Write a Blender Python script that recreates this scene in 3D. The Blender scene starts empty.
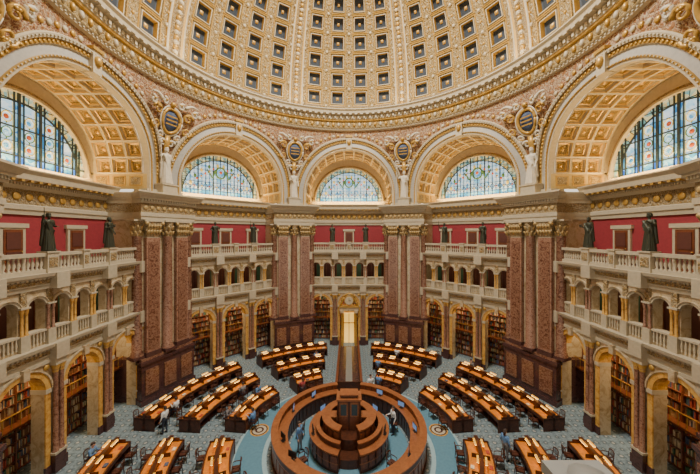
import bpy, bmesh, math, random
import numpy as np
from mathutils import Vector, Matrix
random.seed(7)
PI=math.pi
sc=bpy.context.scene
D45=PI/4
FZ=.3     # floor level
FY=.35    # centre of the furniture rings

# ---------------------------------------------------------------- materials
def newmat(name):
    m=bpy.data.materials.new(name); m.use_nodes=True
    nt=m.node_tree; b=nt.nodes['Principled BSDF']
    return m,nt,b
def plain(name,col,rough=.6,metal=0,emit=None,es=0):
    m,nt,b=newmat(name)
    n=nt.nodes.new('ShaderNodeTexNoise'); n.inputs['Scale'].default_value=6
    tc=nt.nodes.new('ShaderNodeTexCoord'); nt.links.new(tc.outputs['Object'],n.inputs['Vector'])
    r=nt.nodes.new('ShaderNodeValToRGB')
    r.color_ramp.elements[0].color=(*[c*.8 for c in col],1); r.color_ramp.elements[1].color=(*[min(1,c*1.15) for c in col],1)
    nt.links.new(n.outputs[0],r.inputs[0]); nt.links.new(r.outputs[0],b.inputs['Base Color'])
    b.inputs['Roughness'].default_value=rough; b.inputs['Metallic'].default_value=metal
    if emit: b.inputs['Emission Color'].default_value=(*emit,1); b.inputs['Emission Strength'].default_value=es
    return m
def ramp(nt,stops):
    r=nt.nodes.new('ShaderNodeValToRGB'); e=r.color_ramp.elements
    while len(e)<len(stops): e.new(.5)
    for i,(p,c) in enumerate(stops): e[i].position=p; e[i].color=(*c,1)
    return r
def marble(name,stops,scale=1.5,rough=.25,dist=1.5,bump=0):
    m,nt,b=newmat(name)
    tc=nt.nodes.new('ShaderNodeTexCoord')
    n=nt.nodes.new('ShaderNodeTexNoise'); n.inputs['Scale'].default_value=scale; n.inputs['Detail'].default_value=9
    n.inputs['Roughness'].default_value=.68; n.inputs['Distortion'].default_value=dist
    r=ramp(nt,stops)
    nt.links.new(tc.outputs['Object'],n.inputs['Vector']); nt.links.new(n.outputs[0],r.inputs[0])
    nt.links.new(r.outputs[0],b.inputs['Base Color']); b.inputs['Roughness'].default_value=rough
    return m
def ornament(name,a,g,d,scale=5,bump=.6):
    """carved stucco: arabesque of cream relief, gilt and darker ground"""
    m,nt,b=newmat(name); L=nt.links.new
    tc=nt.nodes.new('ShaderNodeTexCoord')
    v=nt.nodes.new('ShaderNodeTexVoronoi'); v.feature='DISTANCE_TO_EDGE'; v.inputs['Scale'].default_value=scale
    n=nt.nodes.new('ShaderNodeTexNoise'); n.inputs['Scale'].default_value=scale*1.3; n.inputs['Detail'].default_value=3; n.inputs['Distortion'].default_value=2.5
    L(tc.outputs['Object'],n.inputs['Vector'])
    sc_=nt.nodes.new('ShaderNodeVectorMath'); sc_.operation='SCALE'; sc_.inputs['Scale'].default_value=1/scale
    L(n.outputs['Color'],sc_.inputs[0])
    ad=nt.nodes.new('ShaderNodeVectorMath'); ad.operation='ADD'; L(tc.outputs['Object'],ad.inputs[0]); L(sc_.outputs[0],ad.inputs[1])
    L(ad.outputs[0],v.inputs['Vector'])
    mul=nt.nodes.new('ShaderNodeMath'); mul.operation='MULTIPLY_ADD'; mul.inputs[1].default_value=2.2
    L(v.outputs['Distance'],mul.inputs[0]); 
    m2=nt.nodes.new('ShaderNodeMath'); m2.operation='MULTIPLY'; m2.inputs[1].default_value=.75; L(n.outputs[0],m2.inputs[0]); L(m2.outputs[0],mul.inputs[2])
    r=ramp(nt,[(.36,d),(.46,g),(.55,a),(.66,a),(.8,g)])
    L(mul.outputs[0],r.inputs[0]); L(r.outputs[0],b.inputs['Base Color'])
    bp=nt.nodes.new('ShaderNodeBump'); bp.inputs['Strength'].default_value=bump; bp.inputs['Distance'].default_value=.08
    L(mul.outputs[0],bp.inputs['Height']); L(bp.outputs[0],b.inputs['Normal'])
    b.inputs['Roughness'].default_value=.55
    return m
M_cream=plain('cream_stucco',(.54,.46,.32),.6)
M_gold=plain('gilt',(.52,.31,.07),.4,.3)
M_cap=plain('gilded_capital',(.46,.32,.13),.5,.1)
M_orn=ornament('carved_stucco',(.52,.42,.26),(.38,.24,.08),(.10,.055,.025),5,1)
M_orn_fine=ornament('fine_carved_stucco',(.56,.46,.30),(.38,.24,.08),(.08,.045,.025),6,1)
M_domeorn=ornament('dome_arabesque',(.50,.385,.19),(.34,.21,.055),(.085,.045,.015),4.2,1)
M_span=ornament('pendentive_painting',(.48,.38,.25),(.34,.15,.055),(.13,.025,.02),2.6,1)
M_vault=plain('vault_gilded_stucco',(.60,.43,.16),.5)
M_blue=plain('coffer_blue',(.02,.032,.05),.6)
M_frame=plain('pale_stone',(.48,.415,.30),.5)
M_smooth=plain('grey_stone_band',(.42,.40,.36),.5)
M_grey=plain('grey_moulding',(.22,.22,.21),.5)
M_siena=marble('siena_marble',[(.2,(.20,.12,.05)),(.42,(.41,.31,.18)),(.55,(.54,.44,.30)),(.75,(.37,.27,.14))],1.6)
M_sienadk=marble('golden_siena',[(.25,(.18,.08,.025)),(.45,(.55,.29,.065)),(.6,(.66,.41,.12)),(.8,(.30,.15,.04))],2.5)
M_red=marble('numidian_marble',[(.28,(.075,.028,.018)),(.42,(.20,.085,.052)),(.52,(.36,.21,.145)),(.6,(.17,.068,.043)),(.75,(.40,.26,.19))],2.3,.22,2.5)
M_red2=marble('numidian_marble_dark',[(.28,(.045,.017,.012)),(.45,(.15,.062,.038)),(.56,(.28,.155,.10)),(.72,(.12,.048,.03))],2.9,.22,2.5)
M_base=marble('chocolate_marble',[(.3,(.028,.012,.012)),(.5,(.085,.04,.038)),(.62,(.05,.023,.024)),(.8,(.14,.085,.08))],1.8,.22)
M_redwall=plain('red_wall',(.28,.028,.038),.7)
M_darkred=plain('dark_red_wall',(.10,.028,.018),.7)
M_wood=marble('mahogany',[(.3,(.030,.009,.004)),(.55,(.075,.022,.009)),(.75,(.12,.038,.014))],3,.35)
M_woodmid=marble('red_mahogany',[(.3,(.085,.024,.010)),(.55,(.17,.05,.02)),(.75,(.24,.08,.03))],3,.3)
M_top=marble('lamplit_honey_top',[(.3,(.42,.13,.010)),(.55,(.60,.20,.018)),(.8,(.68,.27,.03))],4,.5)  # honey wood with the desk lamps' orange glow put into its colour
M_dark=plain('dark_iron',(.03,.05,.065),.5)
M_bronze=plain('green_bronze',(.050,.055,.038),.45,.4)
M_plaster=plain('white_plaster',(.62,.56,.44),.6)
M_paper=plain('paper',(.62,.55,.42),.8)
M_lamp=plain('lamp_tube',(1,.8,.5),.5,0,(1,.50,.12),10)
M_shade=plain('amber_lamp_shade',(.6,.3,.05),.5,0,(1,.50,.05),.85)
M_leather=plain('brown_leather',(.08,.025,.015),.4)
M_mon=plain('screen_glass',(.08,.12,.2),.2,0,(.3,.5,.9),.4)
M_black=plain('black_plastic',(.02,.02,.022),.4)
def glassmat(name,c1,c2,c3,s,scale=2.5):
    m,nt,b=newmat(name); L=nt.links.new
    tc=nt.nodes.new('ShaderNodeTexCoord'); v=nt.nodes.new('ShaderNodeTexVoronoi'); v.inputs['Scale'].default_value=scale
    L(tc.outputs['Object'],v.inputs['Vector'])
    sep=nt.nodes.new('ShaderNodeSeparateColor'); L(v.outputs['Color'],sep.inputs[0])
    r=ramp(nt,[(.0,c1),(.5,c2),(.9,c3)]); L(sep.outputs[0],r.inputs[0])
    L(r.outputs[0],b.inputs['Emission Color']); L(r.outputs[0],b.inputs['Base Color'])
    b.inputs['Emission Strength'].default_value=s; b.inputs['Roughness'].default_value=.2
    return m
M_gl=glassmat('pale_stained_glass',(.38,.70,.95),(.74,.90,.97),(.20,.52,.85),1.1)
M_gly=glassmat('border_stained_glass',(.85,.55,.10),(.15,.45,.50),(.8,.75,.40),.75,4)
M_glb=glassmat('blue_stained_glass',(.03,.22,.60),(.12,.45,.80),(.35,.65,.9),.85,3)
M_wr=plain('green_glass',(.08,.16,.06),.4,0,(.10,.28,.08),.35)
M_cr=plain('red_glass',(.5,.12,.05),.4,0,(.65,.10,.03),.4)
M_yl=plain('yellow_glass',(.5,.4,.1),.4,0,(.95,.62,.10),.75)
def floormat():
    m,nt,b=newmat('mosaic_carpet_floor'); L=nt.links.new
    tc=nt.nodes.new('ShaderNodeTexCoord')
    v=nt.nodes.new('ShaderNodeTexVoronoi'); v.inputs['Scale'].default_value=1.9; v.inputs['Randomness'].default_value=0.15
    L(tc.outputs['Object'],v.inputs['Vector'])
    r=ramp(nt,[(.0,(.50,.48,.42)),(.16,(.36,.38,.38)),(.2,(.06,.09,.11)),(.30,(.15,.21,.25)),(.6,(.22,.29,.33))])
    L(v.outputs['Distance'],r.inputs[0])
    n=nt.nodes.new('ShaderNodeTexNoise'); n.inputs['Scale'].default_value=9; n.inputs['Detail'].default_value=4; L(tc.outputs['Object'],n.inputs['Vector'])
    r2=ramp(nt,[(.35,(.5,.55,.58)),(.65,(1.2,1.15,1.1))]); L(n.outputs[0],r2.inputs[0])
    mx=nt.nodes.new('ShaderNodeMix'); mx.data_type='RGBA'; mx.blend_type='MULTIPLY'; mx.inputs[0].default_value=.9
    L(r.outputs[0],mx.inputs[6]); L(r2.outputs[0],mx.inputs[7]); L(mx.outputs[2],b.inputs['Base Color'])
    b.inputs['Roughness'].default_value=.6
    return m
M_floor=floormat()
M_carpet=plain('teal_carpet',(.10,.23,.32),.9)
M_carpet2=plain('light_teal_band',(.30,.44,.48),.9)
BOOKS=[plain('book_'+n,c,.6) for n,c in [('brown',(.20,.09,.04)),('tan',(.5,.34,.17)),('red',(.32,.05,.03)),('green',(.06,.14,.08)),('blue',(.05,.08,.16)),('cream',(.62,.52,.36))]]

# ---------------------------------------------------------------- mesh builder
class MB:
    def __init__(s): s.v=[];s.f=[];s.m=[];s.s=[];s.tf=None
    def av(s,p):
        if s.tf: p=s.tf(p)
        s.v.append((p[0],p[1],p[2])); return len(s.v)-1
    def face(s,ids,m=0,sm=False): s.f.append(tuple(ids)); s.m.append(m); s.s.append(sm)
    def poly(s,pts,m=0,sm=False): s.face([s.av(p) for p in pts],m,sm)
    def grid(s,rows,m=0,sm=True,closed=False):
        ids=[[s.av(p) for p in r] for r in rows]
        for i in range(len(ids)-1):
            n=len(ids[i])
            for j in range(n if closed else n-1):
                k=(j+1)%n
                s.face((ids[i][j],ids[i][k],ids[i+1][k],ids[i+1][j]),m,sm)
    def box(s,x0,x1,y0,y1,z0,z1,m=0):
        i=[s.av((x,y,z)) for z in (z0,z1) for y in (y0,y1) for x in (x0,x1)]
        for q in ((0,1,3,2),(4,6,7,5),(0,4,5,1),(2,3,7,6),(0,2,6,4),(1,5,7,3)): s.face([i[k] for k in q],m)
    def prism(s,poly,z0,z1,m=0,poly2=None):
        poly2=poly2 or poly
        a=[s.av((x,y,z0)) for x,y in poly]; b=[s.av((x,y,z1)) for x,y in poly2]; n=len(poly)
        for i in range(n): j=(i+1)%n; s.face((a[i],a[j],b[j],b[i]),m)
        s.face(a[::-1],m); s.face(b,m)
    def lathe(s,cx,cy,prof,m=0,n=16,a0=0,a1=2*PI,sm=True,sx=1,sy=1):
        full=abs(a1-a0-2*PI)<1e-6
        cnt=n if full else n+1
        rows=[[(cx+sx*r*math.sin(a0+(a1-a0)*k/n),cy+sy*r*math.cos(a0+(a1-a0)*k/n),z) for k in range(cnt)] for r,z in prof]
        s.grid(rows,m,sm,closed=full)
    def arcbox(s,r0,r1,z0,z1,a0,a1,m=0,n=12,mtop=None):
        prof=[(r0,z0),(r0,z1),(r1,z1),(r1,z0),(r0,z0)]
        ms=[m,m if mtop is None else mtop,m,m]
        full=abs(a1-a0-2*PI)<1e-6
        for i in range(4):
            s.lathe(0,0,[prof[i],prof[i+1]],ms[i],n,a0,a1,sm=False)
        if not full:
            for a in (a0,a1): s.poly([(r*math.sin(a),r*math.cos(a),z) for r,z in prof[:4]],m)
    def extr(s,prof,x0,x1,m=0):
        n=len(prof); a=[s.av((x0,y,z)) for y,z in prof]; b=[s.av((x1,y,z)) for y,z in prof]
        for i in range(n): j=(i+1)%n; s.face((a[i],a[j],b[j],b[i]),m)
        s.face(a,m); s.face(b[::-1],m)
    def tube(s,pts,rad,m=0,n=8):
        pts=[Vector(p) for p in pts]; rows=[]
        if not hasattr(rad,'__len__'): rad=[rad]*len(pts)
        for i,p in enumerate(pts):
            d=(pts[min(i+1,len(pts)-1)]-pts[max(i-1,0)]).normalized()
            up=Vector((0,0,1)) if abs(d.z)<.9 else Vector((0,1,0))
            u=d.cross(up).normalized(); w=d.cross(u)
            rows.append([p+(u*math.cos(2*PI*k/n)+w*math.sin(2*PI*k/n))*rad[i] for k in range(n)])
        s.grid(rows,m,True,True); s.poly(rows[0],m); s.poly(rows[-1],m)
    def ball(s,c,r,m=0,n=8,sz=1,sy=1,sx=1):
        rows=[[(c[0]+sx*r*math.sin(PI*i/6)*math.cos(2*PI*k/n),c[1]+sy*r*math.sin(PI*i/6)*math.sin(2*PI*k/n),c[2]+sz*r*math.cos(PI*i/6)) for k in range(n)] for i in range(7)]
        s.grid(rows,m,True,True)
    def mesh(s,name,mats):
        me=bpy.data.meshes.new(name); me.from_pydata(s.v,[],s.f)
        for m in mats: me.materials.append(m)
        me.polygons.foreach_set('material_index',s.m); me.polygons.foreach_set('use_smooth',s.s)
        me.update()
        bm=bmesh.new(); bm.from_mesh(me); bmesh.ops.remove_doubles(bm,verts=bm.verts,dist=.0008)
        bmesh.ops.recalc_face_normals(bm,faces=bm.faces); bm.to_mesh(me); bm.free()
        return me
def inst(name,me,loc=(0,0,0),rz=0,scale=1,parent=None):
    o=bpy.data.objects.new(name,me); sc.collection.objects.link(o)
    o.location=loc; o.rotation_euler=(0,0,rz); o.scale=(scale,)*3
    if parent: o.parent=parent
    return o
def pol(r,a): return (r*math.sin(a),r*math.cos(a))

def arched_wall(mb,x0,x1,z0,z1,ops,y0,y1,m=0,mi=None,n=14):
    mi=m if mi is None else mi
    ops=sorted(ops); x=x0
    for cx,hw,zb,zs in ops:
        mb.box(x,cx-hw,y0,y1,z0,z1,m)
        if zb>z0: mb.box(cx-hw,cx+hw,y0,y1,z0,zb,m)
        P=[(cx-hw*math.cos(PI*k/n),zs+hw*math.sin(PI*k/n)) for k in range(n+1)]
        for k in range(n):
            (xa,za),(xb,zb2)=P[k],P[k+1]
            for y in (y0,y1): mb.poly([(xa,y,za),(xb,y,zb2),(xb,y,z1),(xa,y,z1)],m)
            mb.poly([(xa,y0,za),(xb,y0,zb2),(xb,y1,zb2),(xa,y1,za)],mi)
        x=cx+hw
    mb.box(x,x1,y0,y1,z0,z1,m)
def archband(mb,cx,zs,r0,r1,y0,y1,m,n=20,zleg=None):
    pr=[(r0,y0),(r1,y0),(r1,y1),(r0,y1)]
    rows=[]
    if zleg is not None: rows.append([(cx-r,y,zleg) for r,y in pr])
    for k in range(n+1):
        t=PI*k/n; rows.append([(cx-r*math.cos(t),y,zs+r*math.sin(t)) for r,y in pr])
    if zleg is not None: rows.append([(cx+r,y,zleg) for r,y in pr])
    mb.grid(rows,m,False,True)
    mb.poly(rows[0],m); mb.poly(rows[-1],m)

def coffer(mb,P,u0,u1,v0,v1,W,H,levels,rosette=None,mfield=0):
    uc,vc=(u0+u1)/2,(v0+v1)/2; du,dv=(u1-u0)/2,(v1-v0)/2; S=min(W,H)
    prev=[(u0,v0,0),(u1,v0,0),(u1,v1,0),(u0,v1,0)]
    for q,h,mt in levels:
        a=du*q*S/W; b=dv*q*S/H
        cur=[(uc-a,vc-b,h),(uc+a,vc-b,h),(uc+a,vc+b,h),(uc-a,vc+b,h)]
        for i in range(4):
            j=(i+1)%4; mb.poly([P(*prev[i]),P(*prev[j]),P(*cur[j]),P(*cur[i])],mt)
        prev=cur
    mb.poly([P(*p) for p in prev],levels[-1][2])
    if rosette:
        q,h,mt=rosette; h0=prev[0][2]
        ring=[(uc+du*q*S/W*math.cos(2*PI*k/8)*(1 if k%2 else .72),vc+dv*q*S/H*math.sin(2*PI*k/8)*(1 if k%2 else .72),h0-.02) for k in range(8)]
        c=P(uc,vc,h)
        for k in range(8): mb.poly([P(*ring[k]),P(*ring[(k+1)%8]),c],mt,True)

# ---------------------------------------------------------------- dims
A=15.7; ZC=17.9; RI=5.0; ZT=25.2; RR=15.55
def sm(t): t=max(0,min(1,t)); return t*t*(3-2*t)
def warp(x,z,dy=0):
    th=math.atan2(x,A); f=sm((z-17.5)/(ZT-17.5)); r=A/math.cos(th)*(1-f)+RR*f
    return (r*math.sin(th),r*math.cos(th)+dy,z)

# floor
mb=MB()
rings=[(0,3.6,1),(3.6,4.9,0),(4.9,5.15,2),(5.15,6.7,1),(6.7,6.85,2),(6.85,21.5,0)]
for r0,r1,m in rings:
    mb.lathe(0,0,[(max(r0,.01),0),(r1,0)],m,96,sm=False)
inst('floor',mb.mesh('floor',[M_floor,M_carpet,M_carpet2]),(0,FY,FZ))
mb=MB()
for i,(r0,r1,m) in enumerate([(.01,.16,0),(.16,.28,1),(.28,.44,0),(.44,.52,1),(.52,.6,2)]):
    mb.lathe(0,0,[(r0,.006+.001*i),(r1,.006+.001*i)],m,24,sm=False)
mb.lathe(0,0,[(.6,.011),(.6,0)],2,24,sm=False)
me=mb.mesh('floor_medallion',[M_frame,M_base,M_sienadk])
for a in (-D45*1.75,D45*1.75): 
    p=pol(6.0,a); inst('floor_medallion',me,(p[0],p[1]+FY,FZ+.002))

# ---------------------------------------------------------------- spandrel walls
corner=math.atan2(ZT-ZC,6.5)
ts=sorted([PI*k/56 for k in range(57)]+[corner,PI-corner])
def outer(t):
    c,s=math.cos(t),math.sin(t); k=1e9
    if abs(c)>1e-6: k=min(k,6.5036/abs(c))
    if s>1e-6: k=min(k,(ZT-ZC)/s)
    return k
mb=MB()
rows=[]
for t in ts:
    k=outer(t); rows.append([warp((RI+(k-RI)*j/8)*math.cos(t),ZC+(RI+(k-RI)*j/8)*math.sin(t)) for j in range(9)])
mb.grid(rows,0,True)
for s in (1,-1):
    mb.grid([[warp(s*(RI+1.5036*j/4),z) for j in range(5)] for z in (16.4,17.1,ZC)],1,True)
prof=[(RI,.05),(RI,-.16),(5.14,-.16),(5.16,-.24),(5.24,-.24),(5.26,-.12),(5.72,-.04),(5.75,-.16),(5.98,-.16),(6.0,-.3),(6.20,-.34),(6.28,-.22),(6.28,.02)]
pm=[2,2,3,3,3,5,2,3,4,2,2,3]
def sweep(prof,pm,zlow=16.5,n=64):
    for i in range(len(prof)-1):
        rows=[]
        pts=[(1,None,zlow)]+[(None,PI*k/n,None) for k in range(n+1)]+[(-1,None,zlow)]
        for sg,t,z in pts:
            row=[]
            for r,dy in prof[i:i+2]:
                if t is None: row.append(warp(sg*r,z,dy))
                else: row.append(warp(r*math.cos(t),ZC+r*math.sin(t),dy))
            rows.append(row)
        mb.grid(rows,pm[i],False)
sweep(prof,pm)
for rr,cnt,sz,dy,mt in ((5.86,64,.10,-.17,3),(6.1,78,.055,-.36,2),(5.2,70,.05,-.26,2)):
    for k in range(cnt):
        t=PI*(k+.5)/cnt; p=warp(rr*math.cos(t),ZC+rr*math.sin(t),dy)
        mb.ball(p,sz,mt,6,1,.6)
mb.box(-.3,.3,A-.5,A+.1,22.85,24.2,2); mb.box(-.38,.38,A-.6,A+.1,24.2,24.4,3)
mb.ball((0,A-.5,23.6),.24,3,10,1.4)
for s in (-1,1):
    for q in range(7):
        x=s*(.8+.62*q*.8); z=ZC+math.sqrt(max(0,6.28**2-x*x))+.35+.04*q
        if z<24.75: 
            p=warp(x,z,-.04); mb.ball(p,.17,3 if q%2 else 2,7,1,.5)
me_sp=mb.mesh('arch_wall',[M_span,M_cream,M_cream,M_gold,M_orn_fine,M_smooth])

YB=19.9
mb=MB()
def PB(u,v,h):
    R=RI+h; x=R*math.cos(u); z=ZC+R*math.sin(u)
    w=warp(RI*math.cos(u),ZC+RI*math.sin(u))
    return ((w[0]+(x-RI*math.cos(u)))*(1-v)+x*v,w[1]*(1-v)+YB*v,z)
NU=13; NV=3
mb.grid([[PB(PI*k/52,v,0) for v in (0,.04,.08)] for k in range(53)],3,True)
mb.grid([[PB(PI*k/52,v,0) for v in (.95,1)] for k in range(53)],3,True)
for i in range(NU):
    for j in range(NV):
        u0,u1=PI*i/NU,PI*(i+1)/NU; v0,v1=.08+.87*j/NV,.08+.87*(j+1)/NV
        coffer(mb,PB,u0,u1,v0,v1,1.2,1.2,[(.86,-.05,3),(.78,0,1),(.72,.16,3),(.58,.18,1),(.54,.28,0),(.5,.28,2)],(.34,.08,1))
for s in (1,-1):
    for z0,z1 in ((16.7,ZC),):
        mb.poly([(s*RI,A,z0),(s*RI,YB,z0),(s*RI,YB,z1),(s*RI,A,z1)],0)
        for j in range(3):
            y0=A+.4+j*1.3; mb.box(s*RI-.05,s*RI+.05,y0,y0+1.0,z0+.25,z1-.15,1); mb.box(s*RI-.07,s*RI+.07,y0+.12,y0+.88,z0+.35,z1-.25,2)
me_ba=mb.mesh('coffered_vault',[M_vault,M_gold,M_domeorn,M_cream])
RW=4.3; ZW=17.4
mb=MB(); rows=[]
for k in range(49):
    t=PI*k/48; rows.append([(RW*math.cos(t),YB,ZW+RW*math.sin(t)),((RI+.02)*math.cos(t),YB,ZC+(RI+.02)*math.sin(t))])
mb.grid(rows,0,False)
for s in (1,-1): mb.box(min(s*RW,s*5.02),max(s*RW,s*5.02),YB,YB+.2,16.7,17.95,0)
mb.box(-RW,RW,YB-.05,YB+.25,16.7,ZW,0)
archband(mb,0,ZW,RW,RW+.14,YB-.22,YB+.1,1,40); archband(mb,0,ZW,RW+.14,RW+.34,YB-.12,YB+.1,2,40)
Y2=18.7
mb.extr([(Y2-.10,14.3),(Y2-.14,14.6),(Y2-.2,14.6),(Y2-.2,14.85),(Y2-.1,14.9),(Y2+.4,14.9),(Y2+.4,14.3)],-5,5,1)
mb.box(-5,5,Y2-.08,Y2+.4,14.9,15.75,2)
mb.extr([(Y2-.1,15.75),(Y2-.28,15.95),(Y2-.28,16.1),(Y2-.75,16.25),(Y2-.8,16.55),(Y2-.95,16.75),(Y2-.95,16.82),(YB+.1,16.82),(YB+.1,15.75)],-5,5,0)
for k in range(64): mb.box(-4.9+k*.155,-4.9+k*.155+.09,Y2-.36,Y2-.2,15.96,16.1,0)
for k in range(22): mb.box(-4.8+k*.457,-4.8+k*.457+.16,Y2-.74,Y2-.2,16.12,16.27,3)
for k in range(15): mb.ball((-4.55+k*.65,Y2-.1,15.33),.22,3,8,1,.3)
me_en=mb.mesh('wall_entablature',[M_cream,M_frame,M_orn_fine,M_gold])

def window(name,rz,kind):
    mb=MB(); yg=YB+.12
    def half(r0,r1,m):
        mb.grid([[(r*math.cos(PI*k/40),yg,ZW+r*math.sin(PI*k/40)) for r in (r0,r1)] for k in range(41)],m,False)
    half(.001,3.78,0); half(3.78,RW,1)
    mb.box(-3.7,3.7,yg-.02,yg-.01,ZW+.05,ZW+.5,2)
    archband(mb,0,ZW,3.72,3.8,yg-.1,yg+.02,3,40)
    def vbar(x,w,mt=3,z0=0):
        h=math.sqrt(max(0,RW*RW-x*x)); mb.box(x-w/2,x+w/2,yg-.12,yg,ZW+z0,ZW+h,mt)
    if kind:
        for i in range(-3,4): vbar(i*1.2,.12)
        for i in range(-3,4):
            for s in (-1,1):
                for off,w,mt in ((.17,.11,2),(.27,.035,7)):
                    x=i*1.2+s*off
                    if abs(x)<3.65:
                        h=math.sqrt(max(0,3.7**2-x*x)); mb.box(x-w,x+w,yg-.02,yg-.01,ZW,ZW+h,mt)
        for i in range(-4,4):
            vbar((i+.5)*1.2-.35,.025); vbar((i+.5)*1.2+.35,.025)
        for i,z in enumerate((.5,1.35,2.2,3.05,3.8)):
            h=math.sqrt(RW*RW-z*z); w=.08 if i in(0,2) else .025; mb.box(-h,h,yg-.09,yg,ZW+z-w/2,ZW+z+w/2,3)
        for i in range(-3,3):
            for z in (1.0,1.8,2.7):
                x=(i+.5)*1.2
                if x*x+z*z<12: 
                    mb.tube([(x+.26*math.cos(2*PI*k/14),yg-.04,ZW+z+.30*math.sin(2*PI*k/14)) for k in range(15)],.035,7 if z!=1.8 else 4,4)
                    mb.ball((x,yg,ZW+z),.15,5 if (i+int(z))%2 else 2,6,1,.3)
                    mb.box(x-.03,x+.03,yg-.03,yg,ZW+z-.4,ZW+z-.3,4)
    else:
        for i in range(-5,6): vbar(i*.76,.10 if abs(i) in(1,3,5) else .05)
        for i in range(-6,6): vbar((i+.5)*.76,.022)
        for i in range(1,10):
            z=.43*i; h=math.sqrt(RW*RW-z*z); w=.05 if i%3==0 else .02
            mb.box(-h,h,yg-.09,yg,ZW+z-w/2,ZW+z+w/2,3)
        for i in range(-5,5):
            x=(i+.5)*.76; mb.tube([(x-.36,yg-.04,ZW+.55),(x,yg-.04,ZW+1.2),(x+.36,yg-.04,ZW+.55)],.028,3,4)
            mb.tube([(x-.36,yg-.04,ZW+1.2),(x,yg-.04,ZW+.55),(x+.36,yg-.04,ZW+1.2)],.028,3,4)
            mb.ball((x,yg-.05,ZW+.87),.10,7 if i%2 else 5,6,1,.4)
    for k in range(1,24):
        t=PI*k/24; c,s=math.cos(t),math.sin(t)
        mb.tube([(3.75*c,yg-.05,ZW+3.75*s),(RW*c,yg-.05,ZW+RW*s)],.022,3,4)
    zc=ZW+2.45
    if not kind:
        mb.tube([(.5*math.cos(2*PI*k/24),yg-.12,zc+.58*math.sin(2*PI*k/24)) for k in range(25)],.10,4,6)
        mb.ball((0,yg-.1,zc),.36,2,10,1.15,.2); mb.ball((0,yg-.14,zc+.05),.19,5,8,1,.4)
        for s in (1,-1):
            mb.tube([(s*(.5+.3*q),yg-.12,zc+.25-.75*math.sin(q*1.1)+.2*math.sin(q*4)) for q in [i/8*3 for i in range(9)]],[.10-.005*i for i in range(9)],4,6)
            for q in range(5): mb.ball((s*(.75+.42*q),yg-.14,zc+.35-.3*q),.12,6 if q%2 else 5,6,1,.4)
            for q in range(5):
                t=.35+.28*q; mb.ball((s*3.2*math.cos(t),yg-.1,ZW+3.2*math.sin(t)),.16,4 if q%2 else 7,7,1.3,.3)
    me=mb.mesh(name,[M_gl,M_gly,M_glb,M_dark,M_wr,M_cr,M_vault,M_yl])
    return inst(name,me,rz=rz)

# ---------------------------------------------------------------- screen (arcaded gallery)
YS=16.1
mb=MB()
low=[(x,1.05,0,4.95) for x in (-3.25,0,3.25)]
arched_wall(mb,-4.75,4.75,0,6.5,low,YS,YS+.7,0,1)
for cx,hw,_,zs in low:
    archband(mb,cx,zs,1.05,1.32,YS-.1,YS,1,20); archband(mb,cx,zs,1.32,1.4,YS-.16,YS,0,20)
    mb.box(cx-.14,cx+.14,YS-.28,YS,5.95,6.5,0)
    for s in (-1,1):
        mb.box(cx+s*1.19-.16,cx+s*1.19+.16,YS-.12,YS+.72,4.72,4.95,2)
        mb.box(cx+s*1.19-.13,cx+s*1.19+.13,YS-.07,YS,0.5,4.72,1)
        mb.box(cx+s*1.19-.17,cx+s*1.19+.17,YS-.12,YS,0,.8,4)
        mb.ball((cx+s*1.15,YS-.03,6.1),.16,3,8,1,.5)
for cx in (-1.625,1.625,-4.62,4.62):
    mb.box(cx-.3,cx+.3,YS-.32,YS,0,1.3,4); mb.box(cx-.34,cx+.34,YS-.36,YS,1.3,1.42,2)
    for s in ((-.15,.15) if abs(cx)<2 else (0,)):
        mb.lathe(cx+s,YS-.18,[(.15,1.42),(.15,1.5),(.12,1.56),(.125,2.5),(.105,5.6),(.12,5.66),(.11,5.75),(.17,6.05),(.17,6.12)],5,12)
        mb.lathe(cx+s,YS-.18,[(.105,5.7),(.14,5.8),(.13,5.85),(.19,6.08),(.19,6.14)],3,10)
    mb.box(cx-.32,cx+.32,YS-.36,YS,6.14,6.5,2)
mb.box(-4.75,4.75,YS-.1,YS,6.32,6.5,2)
def entab(z,h,p,mt=2):
    mb.extr([(YS-.05,z),(YS-.08,z+h*.25),(YS-.14,z+h*.28),(YS-.1,z+h*.32),(YS-.1,z+h*.6),(YS-.2,z+h*.68),(YS-p*.9,z+h*.8),(YS-p,z+h),(YS+.7,z+h),(YS+.7,z)],-4.75,4.75,mt)
    mb.box(-4.75,4.75,YS-.115,YS,z+h*.34,z+h*.58,8)
    n=46
    for k in range(n):
        x=-4.65+k*9.3/n; mb.box(x,x+.11,YS-.22,YS-.08,z+h*.60,z+h*.70,mt)
    for k in range(n//2):
        x=-4.65+(k+.4)*9.3/(n/2); mb.ball((x,YS-.1,z+h*.46),.075,6,6,1,.5)
    for cx in (-1.625,1.625,-4.6,4.6): mb.box(cx-.36,cx+.36,YS-p-.06,YS,z,z+h*.98,mt)
entab(6.5,.85,.4)
ups=[(i*1.27,.42,8.15,9.45) for i in range(-3,4)]
arched_wall(mb,-4.75,4.75,7.35,10.3,ups,YS+.05,YS+.55,0,0,10)
for cx,hw,zb,zs in ups:
    archband(mb,cx,zs,.42,.53,YS-.03,YS+.05,2,14)
    archband(mb,cx,zs,.53,.57,YS-.08,YS+.05,0,14)
    mb.box(cx-.5,cx+.5,YS-.06,YS+.3,8.08,8.18,2)
    for k in range(5): mb.lathe(cx-.34+k*.17,YS,[(.05,7.5),(.03,7.6),(.06,7.75),(.03,7.95),(.05,8.08)],2,6)
    mb.ball((cx,YS-.02,9.98),.07,6,6)
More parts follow.
